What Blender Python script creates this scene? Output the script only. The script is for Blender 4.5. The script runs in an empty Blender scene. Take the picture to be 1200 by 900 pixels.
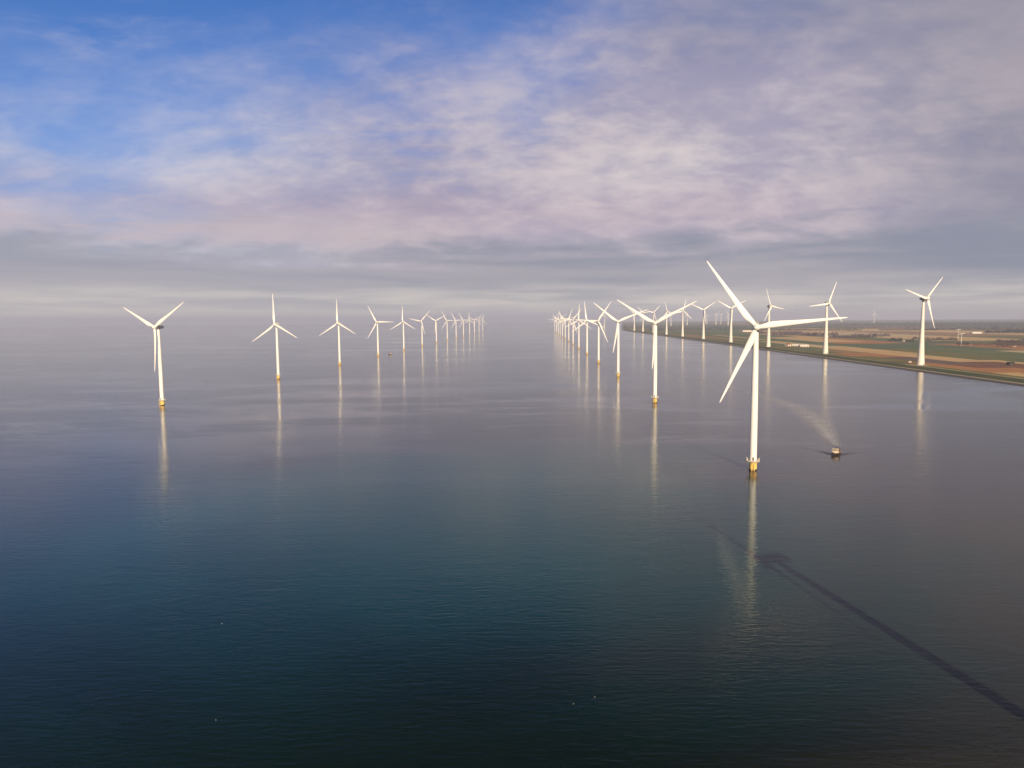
import bpy, math, random
from mathutils import Vector, Matrix

R = math.radians
scene = bpy.context.scene
COL = scene.collection
random.seed(7)

# ------------------------------------------------------------------ camera, sky, sun, exposure
CAM_H = 101.85
PITCH = 5.27
ROLL = 0.47                      # the horizon dips to the left
FPX = 832.0                      # focal length in pixels of the 1200 px wide photograph
cam_d = bpy.data.cameras.new("camera")
cam_d.sensor_width = 36.0
cam_d.lens = FPX / 1200 * 36
cam_d.clip_start = 0.5
cam_d.clip_end = 150000
cam = bpy.data.objects.new("camera", cam_d)
COL.objects.link(cam)
cam.location = (0, 0, CAM_H)
cam.rotation_euler = (Matrix.Rotation(R(90 - PITCH), 3, 'X') @ Matrix.Rotation(R(-ROLL), 3, 'Z')).to_euler()
scene.camera = cam

SUN_EL = 24.0
SUN_H = Vector((0.17, -0.985, 0)).normalized()      # horizontal direction towards the sun
sun_dir = Vector((SUN_H.x * math.cos(R(SUN_EL)), SUN_H.y * math.cos(R(SUN_EL)), math.sin(R(SUN_EL))))

sun_d = bpy.data.lights.new("sun", 'SUN')
sun_d.energy = 5.0
sun_d.angle = R(0.53)
sun_d.color = (1.0, 0.79, 0.53)
sun = bpy.data.objects.new("sun", sun_d)
COL.objects.link(sun)
sun.location = (0, -200, 400)
sun.rotation_euler = (-sun_dir).to_track_quat('-Z', 'Y').to_euler()

scene.view_settings.view_transform = 'Standard'
scene.view_settings.look = 'None'
scene.view_settings.exposure = 0.42
scene.view_settings.gamma = 1.0
scene.view_settings.use_curve_mapping = False
scene.cycles.use_denoising = True
scene.cycles.volume_bounces = 1
scene.cycles.max_bounces = 8
scene.cycles.sample_clamp_indirect = 6.0


class NT:
    """small helper that writes node graphs"""
    def __init__(self, tree):
        self.t = tree
        self.n = tree.nodes
        self.l = tree.links

    def new(self, typ, **kw):
        nd = self.n.new(typ)
        for k, v in kw.items():
            setattr(nd, k, v)
        return nd

    def put(self, sock, v):
        if v is None:
            return
        if hasattr(v, 'is_output') or isinstance(v, bpy.types.NodeSocket):
            self.l.new(v, sock)
        elif isinstance(v, (tuple, list)):
            if len(sock.default_value) == 4 and len(v) == 3:
                v = (*v, 1.0)
            sock.default_value = v
        else:
            sock.default_value = v

    def m(self, op, a, b=None, c=None, clamp=False):
        nd = self.new('ShaderNodeMath', operation=op)
        nd.use_clamp = clamp
        for i, v in enumerate((a, b, c)):
            self.put(nd.inputs[i], v)
        return nd.outputs[0]

    def add(self, a, b): return self.m('ADD', a, b)
    def sub(self, a, b): return self.m('SUBTRACT', a, b)
    def mul(self, a, b): return self.m('MULTIPLY', a, b)
    def div(self, a, b): return self.m('DIVIDE', a, b)

    def ss(self, x, lo, hi, a=0.0, b=1.0):
        nd = self.new('ShaderNodeMapRange', interpolation_type='SMOOTHSTEP')
        self.put(nd.inputs[0], x)
        nd.inputs[1].default_value = lo
        nd.inputs[2].default_value = hi
        nd.inputs[3].default_value = a
        nd.inputs[4].default_value = b
        return nd.outputs[0]

    def xyz(self, x, y, z=0.0):
        nd = self.new('ShaderNodeCombineXYZ')
        for i, v in enumerate((x, y, z)):
            self.put(nd.inputs[i], v)
        return nd.outputs[0]

    def sep(self, v):
        nd = self.new('ShaderNodeSeparateXYZ')
        self.put(nd.inputs[0], v)
        return nd.outputs

    def noise(self, vec, scale, detail=4, rough=0.5, dist=0.0, lac=2.0):
        nd = self.new('ShaderNodeTexNoise')
        self.put(nd.inputs['Vector'], vec)
        nd.inputs['Scale'].default_value = scale
        nd.inputs['Detail'].default_value = detail
        nd.inputs['Roughness'].default_value = rough
        nd.inputs['Distortion'].default_value = dist
        nd.inputs['Lacunarity'].default_value = lac
        return nd.outputs[0]

    def mix(self, f, a, b, blend='MIX'):
        nd = self.new('ShaderNodeMix', data_type='RGBA', blend_type=blend)
        self.put(nd.inputs[0], f)
        self.put(nd.inputs[6], a)
        self.put(nd.inputs[7], b)
        return nd.outputs[2]

    def mapping(self, vec, loc=(0, 0, 0), rot=(0, 0, 0), scale=(1, 1, 1)):
        nd = self.new('ShaderNodeMapping')
        self.put(nd.inputs[0], vec)
        nd.inputs[1].default_value = loc
        nd.inputs[2].default_value = rot
        nd.inputs[3].default_value = scale
        return nd.outputs[0]


def build_world():
    w = bpy.data.worlds.new("World")
    scene.world = w
    w.use_nodes = True
    t = NT(w.node_tree)
    t.n.clear()
    out = t.new('ShaderNodeOutputWorld')
    bg = t.new('ShaderNodeBackground')
    S = 0.075
    bg.inputs[1].default_value = S
    t.l.new(bg.outputs[0], out.inputs[0])
    sky = t.new('ShaderNodeTexSky', sky_type='NISHITA')
    sky.sun_disc = False
    sky.sun_elevation = R(SUN_EL)
    sky.sun_rotation = math.atan2(SUN_H.x, SUN_H.y)
    sky.altitude = 0
    sky.air_density = 1.0
    sky.dust_density = 0.6
    sky.ozone_density = 2.2
    d = t.new('ShaderNodeTexCoord').outputs['Generated']
    dx, dy, dz = t.sep(d)
    az = t.m('ARCTAN2', dx, dy)
    el = t.m('ARCSINE', dz)
    elp = t.m('MAXIMUM', el, 0.0)
    den = t.add(t.m('MAXIMUM', dz, 0.0), 0.10)
    q = t.xyz(t.div(dx, den), t.div(dy, den), 0.0)

    K = 1.0 / S / 2 ** scene.view_settings.exposure
    def c(r, g, b):
        return (r * K, g * K, b * K)

    # noises carried on a flat layer far above the water
    nA = t.noise(t.mapping(q, loc=(3.1, 1.7, 0)), 0.85, 7, 0.58, 0.5)
    nB = t.noise(t.mapping(q, loc=(8.2, 4.4, 0), rot=(0, 0, R(38)), scale=(1.0, 1.9, 1)), 1.25, 9, 0.62, 0.7)
    den2 = t.add(t.m('MAXIMUM', dz, 0.0), 0.42)
    q2 = t.xyz(t.div(dx, den2), t.div(dy, den2), 0.0)
    nC = t.noise(t.mapping(q2, loc=(1.2, 9.4, 2.0), rot=(0, 0, R(30)), scale=(1.0, 1.45, 1)), 6.2, 9, 0.58, 0.35)
    nD = t.noise(t.mapping(q2, loc=(5.2, 2.4, 7.0)), 2.6, 6, 0.55, 0.4)
    nL = t.noise(t.xyz(t.mul(az, 1.3), t.mul(el, 15.0), 0.7), 1.6, 6, 0.55, 0.35)
    nL2 = t.noise(t.xyz(t.mul(az, 3.4), t.mul(el, 44.0), 4.7), 1.5, 5, 0.55, 0.25)

    nE = t.noise(t.mapping(q2, loc=(2.2, 6.4, 3.0), rot=(0, 0, R(35)), scale=(1.0, 1.6, 1)), 15.0, 7, 0.58, 0.3)
    e0 = t.mul(t.sub(nE, 0.5), t.ss(el, 0.10, 0.20))
    a0, b0, c0, d0 = t.sub(nA, 0.5), t.sub(nB, 0.5), t.sub(nC, 0.5), t.sub(nD, 0.5)
    # edge of the cloud sheet: lower to the left, climbing to the right, open overhead
    edge = t.add(0.310, t.mul(t.m('MAXIMUM', t.sub(az, 0.03), 0.0), 0.80))
    edge = t.sub(edge, t.ss(az, -0.22, -0.55, 0.0, 0.105))
    edge = t.m('MINIMUM', edge, 0.46)
    bias = t.mul(t.sub(edge, elp), 8.5)
    cov = t.add(t.add(bias, t.mul(d0, 1.5)), t.add(t.mul(b0, 1.5), t.add(t.mul(c0, 0.9), t.mul(e0, 0.5))))
    cov = t.ss(cov, -1.15, 1.15)
    thin = t.ss(t.add(az, t.mul(d0, 0.5)), -0.62, -0.16, 0.60, 0.97)
    thin = t.m('MAXIMUM', thin, t.ss(t.add(el, t.mul(d0, 0.10)), 0.30, 0.20, 0.60, 0.94))
    low = t.ss(t.add(el, t.mul(d0, 0.06)), 0.06, 0.19, 1.0, 0.0)
    opa = t.m('MAXIMUM', t.mul(cov, thin), t.mul(low, 0.96))
    # thin cirrus over the blue
    cir = t.ss(t.add(t.mul(nB, 0.65), t.mul(nC, 0.35)), 0.49, 0.74, 0.0, 0.45)
    cir = t.mul(cir, t.ss(az, -0.10, -0.50, 0.15, 1.0))
    cir = t.mul(cir, t.ss(el, 0.44, 0.34))
    opa = t.m('MAXIMUM', opa, cir)

    skyc = t.mix(1.0, sky.outputs[0], (0.40, 0.655, 1.10), 'MULTIPLY')
    deep = t.ss(el, 0.38, 0.62, 1.0, 0.08)          # the blue deepens overhead
    skyc = t.mix(1.0, skyc, t.xyz(deep, deep, deep), 'MULTIPLY')
    # cloud body: warm lit parts against lavender shade
    lit = t.ss(t.add(t.add(t.mul(d0, 1.7), t.mul(c0, 1.7)), t.add(t.mul(b0, 0.4), t.mul(e0, 1.1))), -0.58, 0.62)
    body = t.mix(lit, c(0.36, 0.335, 0.46), c(0.62, 0.54, 0.575))
    glow = t.mul(t.ss(t.m('ABSOLUTE', t.sub(az, 0.25)), 0.36, 0.0), t.ss(t.m('ABSOLUTE', t.sub(el, 0.205)), 0.13, 0.0))
    body = t.mix(t.mul(glow, 0.55), body, t.mix(lit, c(0.47, 0.42, 0.50), c(0.80, 0.715, 0.67)))
    upper = t.mul(t.ss(t.add(el, t.mul(d0, 0.12)), 0.26, 0.37), t.ss(az, 0.05, 0.30))
    body = t.mix(t.mul(upper, 0.95), body, t.mix(lit, c(0.24, 0.25, 0.37), c(0.36, 0.345, 0.44)))
    body = t.mix(t.mul(t.ss(az, 0.30, 0.66), 0.75), body, t.mix(lit, c(0.24, 0.245, 0.315), c(0.355, 0.32, 0.365)))
    body = t.mix(t.mul(t.ss(az, -0.10, -0.50), 0.75), body, t.mix(lit, c(0.47, 0.50, 0.63), c(0.62, 0.61, 0.70)))
    rosy = t.mul(t.ss(t.m('ABSOLUTE', t.sub(t.add(el, t.mul(d0, 0.08)), 0.140)), 0.060, 0.0), t.ss(az, 0.55, 0.30))
    body = t.mix(t.mul(rosy, 0.7), body, t.mix(lit, c(0.40, 0.335, 0.43), c(0.67, 0.545, 0.565)))
    # layered grey bank near the horizon
    bank = t.mix(t.ss(nL, 0.36, 0.66), c(0.27, 0.285, 0.355), c(0.42, 0.39, 0.425))
    pink = t.mul(t.ss(t.m('ABSOLUTE', t.sub(t.add(el, t.mul(c0, 0.06)), 0.118)), 0.030, 0.0), t.ss(az, 0.10, -0.30))
    cream = t.mul(t.ss(t.m('ABSOLUTE', t.sub(el, t.add(0.020, t.mul(t.sub(nL2, 0.5), 0.02)))), 0.036, 0.002), t.ss(nL2, 0.32, 0.64, 0.40, 1.0))
    bank = t.mix(t.ss(az, 0.0, -0.4, 0.0, 0.40), bank, c(0.46, 0.43, 0.475))
    bank = t.mix(cream, bank, c(0.66, 0.60, 0.56))
    bandmix = t.ss(t.add(el, t.add(t.mul(t.sub(nL, 0.5), 0.12), t.mul(c0, 0.08))), 0.075, 0.130, 1.0, 0.0)
    cloud = t.mix(bandmix, body, bank)
    cloud = t.mix(t.mul(pink, t.ss(nL2, 0.3, 0.6, 0.4, 0.9)), cloud, c(0.58, 0.48, 0.50))
    col = t.mix(opa, skyc, cloud)
    t.l.new(col, bg.inputs[0])
    return w


build_world()

# ------------------------------------------------------------------ helpers
EARTH = 2 * 7.43e6


def drop(x, y):
    return -(x * x + y * y) / EARTH


def at(px, py, h=0.0):
    """world point on the (curved) ground seen at a photograph pixel"""
    a = R(PITCH)
    cr, sr = math.cos(R(ROLL)), math.sin(R(ROLL))
    dx, dv = ((px - 600) * cr + (450 - py) * sr) / FPX, ((450 - py) * cr - (px - 600) * sr) / FPX
    d = Vector((dx, math.cos(a) + dv * math.sin(a), -math.sin(a) + dv * math.cos(a)))
    k = (CAM_H - h) / -d.z
    for _ in range(12):
        x, y = d.x * k, d.y * k
        k = (CAM_H - h - drop(x, y)) / -d.z
    return d.x * k, d.y * k


def depth_at(px, py, y, h=0.0):
    """sideways position of a foot on the ground at distance y for a photograph column"""
    r = R(ROLL)
    yu = 450 - 373.2 - FPX * CAM_H / y
    return ((px - 600) + yu * r) / FPX * (y * math.cos(R(PITCH)) + CAM_H * math.sin(R(PITCH)))


class MB:
    """collects shapes into ONE mesh"""
    def __init__(self):
        self.v, self.f, self.mi = [], [], []

    def _add(self, vs, fs, mi=0):
        o = len(self.v)
        self.v += [tuple(p) for p in vs]
        self.f += [tuple(i + o for i in f) for f in fs]
        self.mi += [mi] * len(fs)

    def box(self, c, s, rz=0.0, taper=1.0, mi=0):
        hx, hy, hz = s[0] / 2, s[1] / 2, s[2] / 2
        ca, sa = math.cos(rz), math.sin(rz)
        vs = []
        for z, k in ((-hz, 1.0), (hz, taper)):
            for x, y in ((-hx, -hy), (hx, -hy), (hx, hy), (-hx, hy)):
                x, y = x * k, y * k
                vs.append((c[0] + x * ca - y * sa, c[1] + x * sa + y * ca, c[2] + z))
        self._add(vs, [(3, 2, 1, 0), (4, 5, 6, 7), (0, 1, 5, 4), (1, 2, 6, 5), (2, 3, 7, 6), (3, 0, 4, 7)], mi)
        return self

    def rings(self, rings, cap=True, close=True, mi=0):
        n = len(rings[0])
        vs = [p for r in rings for p in r]
        fs = []
        for i in range(len(rings) - 1):
            for j in range(n if close else n - 1):
                k = (j + 1) % n
                fs.append((i * n + j, i * n + k, (i + 1) * n + k, (i + 1) * n + j))
        if cap:
            fs.append(tuple(range(n))[::-1])
            fs.append(tuple((len(rings) - 1) * n + j for j in range(n)))
        self._add(vs, fs, mi)
        return self

    def lathe(self, prof, seg=32, axis='Z', c=(0, 0, 0), cap=True, mi=0):
        rr = []
        for r, h in prof:
            ring = []
            for j in range(seg):
                a = 2 * math.pi * j / seg
                x, y = r * math.cos(a), r * math.sin(a)
                if axis == 'Z':
                    ring.append((c[0] + x, c[1] + y, c[2] + h))
                else:                      # along +Y
                    ring.append((c[0] + y, c[1] + h, c[2] + x))
            rr.append(ring)
        return self.rings(rr, cap, mi=mi)

    def tube(self, pts, r, seg=6, mi=0):
        pts = [Vector(p) for p in pts]
        rr = []
        for i, p in enumerate(pts):
            a = pts[max(i - 1, 0)]
            b = pts[min(i + 1, len(pts) - 1)]
            d = (b - a).normalized()
            up = Vector((0, 0, 1)) if abs(d.z) < 0.9 else Vector((1, 0, 0))
            u = d.cross(up).normalized()
            v = u.cross(d)
            rad = r[i] if isinstance(r, (list, tuple)) else r
            rr.append([p + u * rad * math.cos(2 * math.pi * j / seg) + v * rad * math.sin(2 * math.pi * j / seg) for j in range(seg)])
        return self.rings(rr, mi=mi)

    def build(self, name, mat, parent=None, smooth=False, bevel=0.0):
        me = bpy.data.meshes.new(name)
        me.from_pydata(self.v, [], self.f)
        me.validate()
        mats = mat if isinstance(mat, (list, tuple)) else [mat]
        for m in mats:
            me.materials.append(m)
        if len(mats) > 1:
            for p, i in zip(me.polygons, self.mi):
                p.material_index = i
        me.update()
        if smooth:
            for p in me.polygons:
                p.use_smooth = True
            me.set_sharp_from_angle(angle=R(smooth if smooth is not True else 40))
        o = bpy.data.objects.new(name, me)
        COL.objects.link(o)
        if parent:
            o.parent = parent
        if bevel:
            b = o.modifiers.new("bevel", 'BEVEL')
            b.width = bevel
            b.segments = 2
        return o


def tag(o, label=None, cat=None, group=None, kind=None):
    if label:
        o["label"] = label
    if cat:
        o["category"] = cat
    if group:
        o["group"] = group
    if kind:
        o["kind"] = kind
    return o


def thing(name, label, cat, loc=(0, 0, 0), rz=0.0, group=None):
    o = bpy.data.objects.new(name, None)
    COL.objects.link(o)
    o.location = loc
    o.rotation_euler = (0, 0, rz)
    return tag(o, label, cat, group)


def copy_tree(o, kids, parent=None):
    c = o.copy()
    COL.objects.link(c)
    c.parent = parent
    for k in kids.get(o.name, []):
        copy_tree(k, kids, c)
    return c


def kid_map():
    m = {}
    for o in COL.objects:
        if o.parent:
            m.setdefault(o.parent.name, []).append(o)
    return m


def mat(name, col, rough=0.6, var=0.12, scale=0.6, detail=5, bump=0.0, metal=0.0, stain=None, spec=0.5, stretch=(1, 1, 1)):
    m = bpy.data.materials.new(name)
    m.use_nodes = True
    t = NT(m.node_tree)
    b = t.n['Principled BSDF']
    tc = t.new('ShaderNodeTexCoord').outputs['Object']
    v = t.mapping(tc, scale=stretch)
    n = t.noise(v, scale, detail, 0.6, 0.2)
    f = t.ss(n, 0.3, 0.7, 1 - var, 1 + var)
    cc = t.mix(1.0, (*col, 1), t.xyz(f, f, f), 'MULTIPLY')
    if stain:
        n2 = t.noise(t.mapping(tc, scale=stain[1]), 1.0, 6, 0.65, 0.3)
        cc = t.mix(t.ss(n2, stain[2], stain[2] + 0.25, 0.0, stain[3]), cc, (*stain[0], 1))
    t.put(b.inputs['Base Color'], cc)
    t.put(b.inputs['Roughness'], t.ss(n, 0.3, 0.7, rough - 0.08, rough + 0.08))
    b.inputs['Metallic'].default_value = metal
    b.inputs['Specular IOR Level'].default_value = spec
    if bump:
        bp = t.new('ShaderNodeBump')
        bp.inputs['Strength'].default_value = bump
        t.put(bp.inputs['Height'], n)
        t.l.new(bp.outputs[0], b.inputs['Normal'])
    return m


M = {}
M['white'] = mat('turbine_white', (0.80, 0.79, 0.77), 0.42, 0.03, 0.25, stain=((0.62, 0.60, 0.56), (0.8, 0.8, 0.05), 0.55, 0.35))
M['blade'] = mat('blade_white', (0.80, 0.79, 0.77), 0.38, 0.03, 0.3, stain=((0.60, 0.58, 0.54), (0.6, 0.6, 0.12), 0.55, 0.3))
M['yellow'] = mat('pile_yellow', (0.80, 0.55, 0.15), 0.5, 0.10, 0.8, stain=((0.30, 0.17, 0.05), (1.2, 1.2, 0.18), 0.55, 0.5))
M['weed'] = mat('waterline_growth', (0.025, 0.022, 0.015), 0.75, 0.3, 1.5)
M['deck'] = mat('platform_grey', (0.52, 0.46, 0.38), 0.7, 0.12, 0.9)
M['rail'] = mat('rail_paint', (0.70, 0.64, 0.52), 0.5, 0.08, 1.0)
M['dark'] = mat('dark_metal', (0.06, 0.06, 0.06), 0.5, 0.15, 1.0)
M['shell'] = mat('nacelle_shell', (0.74, 0.73, 0.70), 0.45, 0.04, 0.5)
M['concrete'] = mat('tower_concrete', (0.74, 0.71, 0.65), 0.62, 0.05, 0.15, stain=((0.58, 0.54, 0.47), (0.25, 0.25, 0.02), 0.5, 0.5))
M['grey'] = mat('nacelle_grey', (0.30, 0.28, 0.25), 0.5, 0.10, 0.3)

M['plume'] = mat('gull_plumage', (0.42, 0.40, 0.37), 0.8, 0.15, 6.0)

# ------------------------------------------------------------------ water


def water_material():
    m = bpy.data.materials.new('lake_water')
    m.use_nodes = True
    t = NT(m.node_tree)
    b = t.n['Principled BSDF']
    p = t.new('ShaderNodeNewGeometry').outputs['Position']
    x, y, z = t.sep(p)
    p2 = t.xyz(x, y, 0.0)
    # long slicks and wind lanes
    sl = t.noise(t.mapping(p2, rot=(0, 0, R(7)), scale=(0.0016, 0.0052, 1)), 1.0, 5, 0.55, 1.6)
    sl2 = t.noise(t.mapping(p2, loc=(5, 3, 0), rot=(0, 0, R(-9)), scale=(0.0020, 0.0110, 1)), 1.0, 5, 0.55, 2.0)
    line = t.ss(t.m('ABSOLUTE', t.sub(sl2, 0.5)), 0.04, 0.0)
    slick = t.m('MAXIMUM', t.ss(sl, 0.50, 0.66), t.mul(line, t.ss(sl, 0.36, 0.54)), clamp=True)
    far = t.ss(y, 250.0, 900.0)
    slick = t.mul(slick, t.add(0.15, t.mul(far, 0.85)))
    # turbid body colour in broad drifts: more silt towards the coast on the right
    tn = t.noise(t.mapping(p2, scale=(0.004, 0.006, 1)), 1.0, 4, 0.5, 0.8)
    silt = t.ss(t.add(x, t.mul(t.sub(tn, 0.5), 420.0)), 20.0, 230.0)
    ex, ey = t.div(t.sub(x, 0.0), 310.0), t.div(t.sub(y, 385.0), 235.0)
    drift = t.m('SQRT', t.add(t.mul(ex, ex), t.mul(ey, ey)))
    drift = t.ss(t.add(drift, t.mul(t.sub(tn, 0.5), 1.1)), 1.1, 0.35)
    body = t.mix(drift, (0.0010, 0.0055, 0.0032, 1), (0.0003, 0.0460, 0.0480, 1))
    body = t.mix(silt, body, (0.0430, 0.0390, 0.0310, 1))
    body = t.mix(t.mul(t.mul(slick, far), 0.85), body, (0.095, 0.110, 0.130, 1))     # brighter sky reflection of the slicks, painted as pale body colour
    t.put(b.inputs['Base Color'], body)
    t.put(b.inputs['Roughness'], t.ss(slick, 0.0, 1.0, 0.080, 0.038))
    t.put(b.inputs['Specular IOR Level'], t.mul(t.ss(slick, 0.0, 1.0, 0.37, 0.68), 1.0))
    b.inputs['IOR'].default_value = 1.333
    b.inputs['Specular Tint'].default_value = (0.80, 0.97, 0.92, 1)
    # ripples: long crested chop that smears reflections towards the viewer, and a slow swell
    r1 = t.noise(t.mapping(p2, rot=(0, 0, R(4)), scale=(0.20, 0.62, 1)), 1.0, 3, 0.55, 0.3)
    r2 = t.noise(t.mapping(p2, rot=(0, 0, R(-9)), scale=(0.050, 0.17, 1)), 1.0, 3, 0.5, 0.4)
    h = t.add(t.mul(r1, 0.50), t.mul(r2, 0.40))
    bp = t.new('ShaderNodeBump')
    bp.inputs['Distance'].default_value = 1.0
    t.put(bp.inputs['Strength'], t.mul(t.ss(slick, 0.0, 1.0, 0.15, 0.04), t.add(t.ss(y, 160.0, 450.0, 1.45, 1.1), t.mul(far, 0.9))))
    t.put(bp.inputs['Height'], h)
    t.l.new(bp.outputs[0], b.inputs['Normal'])
    return m


def build_water():
    seg = 288
    rad = [0.0]
    r = 4.0
    while r < 48000:
        rad.append(r)
        r *= 1.055
    v = [(0, 0, 0)]
    for r in rad[1:]:
        for j in range(seg):
            a = 2 * math.pi * j / seg
            x, y = r * math.cos(a), r * math.sin(a)
            v.append((x, y, drop(x, y)))
    f = [(0, 1 + j, 1 + (j + 1) % seg) for j in range(seg)]
    for i in range(len(rad) - 2):
        for j in range(seg):
            k = (j + 1) % seg
            f.append((1 + i * seg + j, 1 + (i + 1) * seg + j, 1 + (i + 1) * seg + k, 1 + i * seg + k))
    b = MB()
    b._add(v, f)
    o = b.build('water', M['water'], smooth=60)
    tag(o, 'calm dark lake water reaching to the hazy horizon', 'water', kind='structure')


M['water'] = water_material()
build_water()

# ------------------------------------------------------------------ polder land and dike
TX, TY = 0.035, 0.99939          # direction of the shoreline
SHORE = 686.0


def land_pt(L, u, z):
    x, y = L * TY + u * TX, -L * TX + u * TY
    return (x, y, z + drop(x, y))


def bend(u):
    return max(0.0, u - 5750) * 0.1194


def field_mat(name, c1, c2, furrow=0.35, scale=0.012):
    m = bpy.data.materials.new(name)
    m.use_nodes = True
    t = NT(m.node_tree)
    b = t.n['Principled BSDF']
    p = t.new('ShaderNodeNewGeometry').outputs['Position']
    x, y, z = t.sep(p)
    p2 = t.xyz(x, y, 0)
    n = t.noise(p2, scale, 6, 0.6, 0.4)
    rows = t.noise(t.mapping(p2, rot=(0, 0, R(1.9)), scale=(0.16, 0.004, 1)), 1.0, 4, 0.6, 0.1)
    f = t.add(t.mul(n, 1 - furrow), t.mul(rows, furrow))
    t.put(b.inputs['Base Color'], t.mix(t.ss(f, 0.36, 0.64), (*c1, 1), (*c2, 1)))
    b.inputs['Roughness'].default_value = 0.9
    b.inputs['Specular IOR Level'].default_value = 0.2
    return m


FM = {
    'green': field_mat('winter_wheat', (0.075, 0.115, 0.038), (0.125, 0.145, 0.06)),
    'teal': field_mat('young_grass', (0.062, 0.105, 0.052), (0.095, 0.125, 0.068)),
    'olive': field_mat('dike_grass', (0.105, 0.105, 0.028), (0.17, 0.145, 0.048)),
    'dgreen': field_mat('dark_grass', (0.04, 0.06, 0.02), (0.075, 0.085, 0.03)),
    'tan': field_mat('stubble', (0.43, 0.29, 0.135), (0.55, 0.385, 0.20)),
    'pale': field_mat('bare_sand', (0.42, 0.32, 0.2), (0.52, 0.42, 0.28)),
    'orange': field_mat('clay_ochre', (0.30, 0.135, 0.050), (0.38, 0.185, 0.072)),
    'maroon': field_mat('ploughed_clay', (0.125, 0.06, 0.036), (0.18, 0.085, 0.05)),
    'purple': field_mat('wet_clay', (0.105, 0.075, 0.066), (0.15, 0.105, 0.09)),
    'brown': field_mat('brown_clay', (0.21, 0.135, 0.062), (0.28, 0.185, 0.09)),
}
FK = list(FM)


def build_land():
    b = MB()

    def strip(L0, L1, cuts, z=0.6):
        """cuts: list of (u0, u1, material key)"""
        L0, L1 = L0 * 0.965, L1 * 0.965
        for u0, u1, key in cuts:
            u0, u1 = u0 * 0.955, u1 * 0.955
            n = max(1, int((u1 - u0) / 500))
            us = [u0 + (u1 - u0) * i / n for i in range(n + 1)]
            nl = max(1, int((L1 - L0) / 500))
            for k in range(nl):
                la, lb = L0 + (L1 - L0) * k / nl, L0 + (L1 - L0) * (k + 1) / nl
                for a, c in zip(us, us[1:]):
                    b._add([land_pt(la + bend(a), a, z), land_pt(lb + bend(a), a, z), land_pt(lb + bend(c), c, z), land_pt(la + bend(c), c, z)],
                           [(0, 1, 2, 3)], FK.index(key))

    E = 34000
    strip(768.5, 822, [(-500, E, 'olive')])
    strip(822, 872, [(-500, 1330, 'tan'), (1330, 1640, 'orange'), (1640, 1900, 'olive'), (1900, 2060, 'orange'), (2060, 2330, 'green'), (2330, 3000, 'olive'), (3000, 3600, 'green'), (3600, 4400, 'brown'), (4400, E, 'olive')])
    strip(872, 944, [(-500, 1450, 'orange'), (1450, 1560, 'maroon'), (1560, 1850, 'purple'), (1850, 2060, 'orange'), (2060, 2300, 'brown'), (2300, 3200, 'green'), (3200, 4400, 'brown'), (4400, E, 'olive')])
    strip(944, 1028, [(-500, 1640, 'maroon'), (1640, 1960, 'tan'), (1960, 2500, 'tan'), (2500, 2900, 'pale'), (2900, 3100, 'tan'), (3100, 4600, 'green'), (4600, E, 'teal')])
    strip(1028, 1066, [(-500, 1700, 'tan'), (1700, 2000, 'green'), (2000, 2560, 'tan'), (2560, 3300, 'green'), (3300, 4300, 'tan'), (4300, E, 'olive')])
    strip(1066, 1150, [(-500, 1750, 'green'), (1750, 2300, 'olive'), (2300, 3500, 'teal'), (3500, 4700, 'green'), (4700, E, 'teal')])
    strip(1150, 1339, [(-500, 2350, 'green'), (2350, 2750, 'teal'), (2750, 2950, 'orange'), (2950, 3700, 'tan'), (3700, 5200, 'green'), (5200, E, 'olive')])
    strip(1339, 1439, [(-500, 2150, 'pale'), (2150, 2800, 'teal'), (2800, 3500, 'orange'), (3500, 4700, 'tan'), (4700, E, 'green')])
    strip(1439, 1640, [(-500, 2700, 'orange'), (2700, 3300, 'teal'), (3300, 4000, 'green'), (4000, 5200, 'tan'), (5200, 7000, 'green'), (7000, E, 'olive')])
    strip(1640, 2060, [(-500, 3000, 'green'), (3000, 3700, 'tan'), (3700, 4700, 'pale'), (4700, 6000, 'tan'), (6000, E, 'teal')])
    strip(2060, 2500, [(-500, 3700, 'olive'), (3700, 5000, 'brown'), (5000, 6400, 'tan'), (6400, E, 'olive')])
    strip(2500, 2900, [(-500, 4600, 'tan'), (4600, 6000, 'tan'), (6000, 8000, 'green'), (8000, E, 'brown')])
    strip(2900, 3600, [(-500, 5200, 'olive'), (5200, 8000, 'brown'), (8000, E, 'teal')])
    strip(3600, 4500, [(-500, 6000, 'brown'), (6000, 9000, 'teal'), (9000, E, 'dgreen')])
    strip(4500, 6000, [(-500, 8000, 'teal'), (8000, E, 'dgreen')])
    strip(6000, 36000, [(-500, E, 'dgreen')])
    o = b.build('ground', [FM[k] for k in FK])
    tag(o, 'flat polder farmland in green, tan and brown field strips', 'fields', kind='structure')


build_land()


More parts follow.
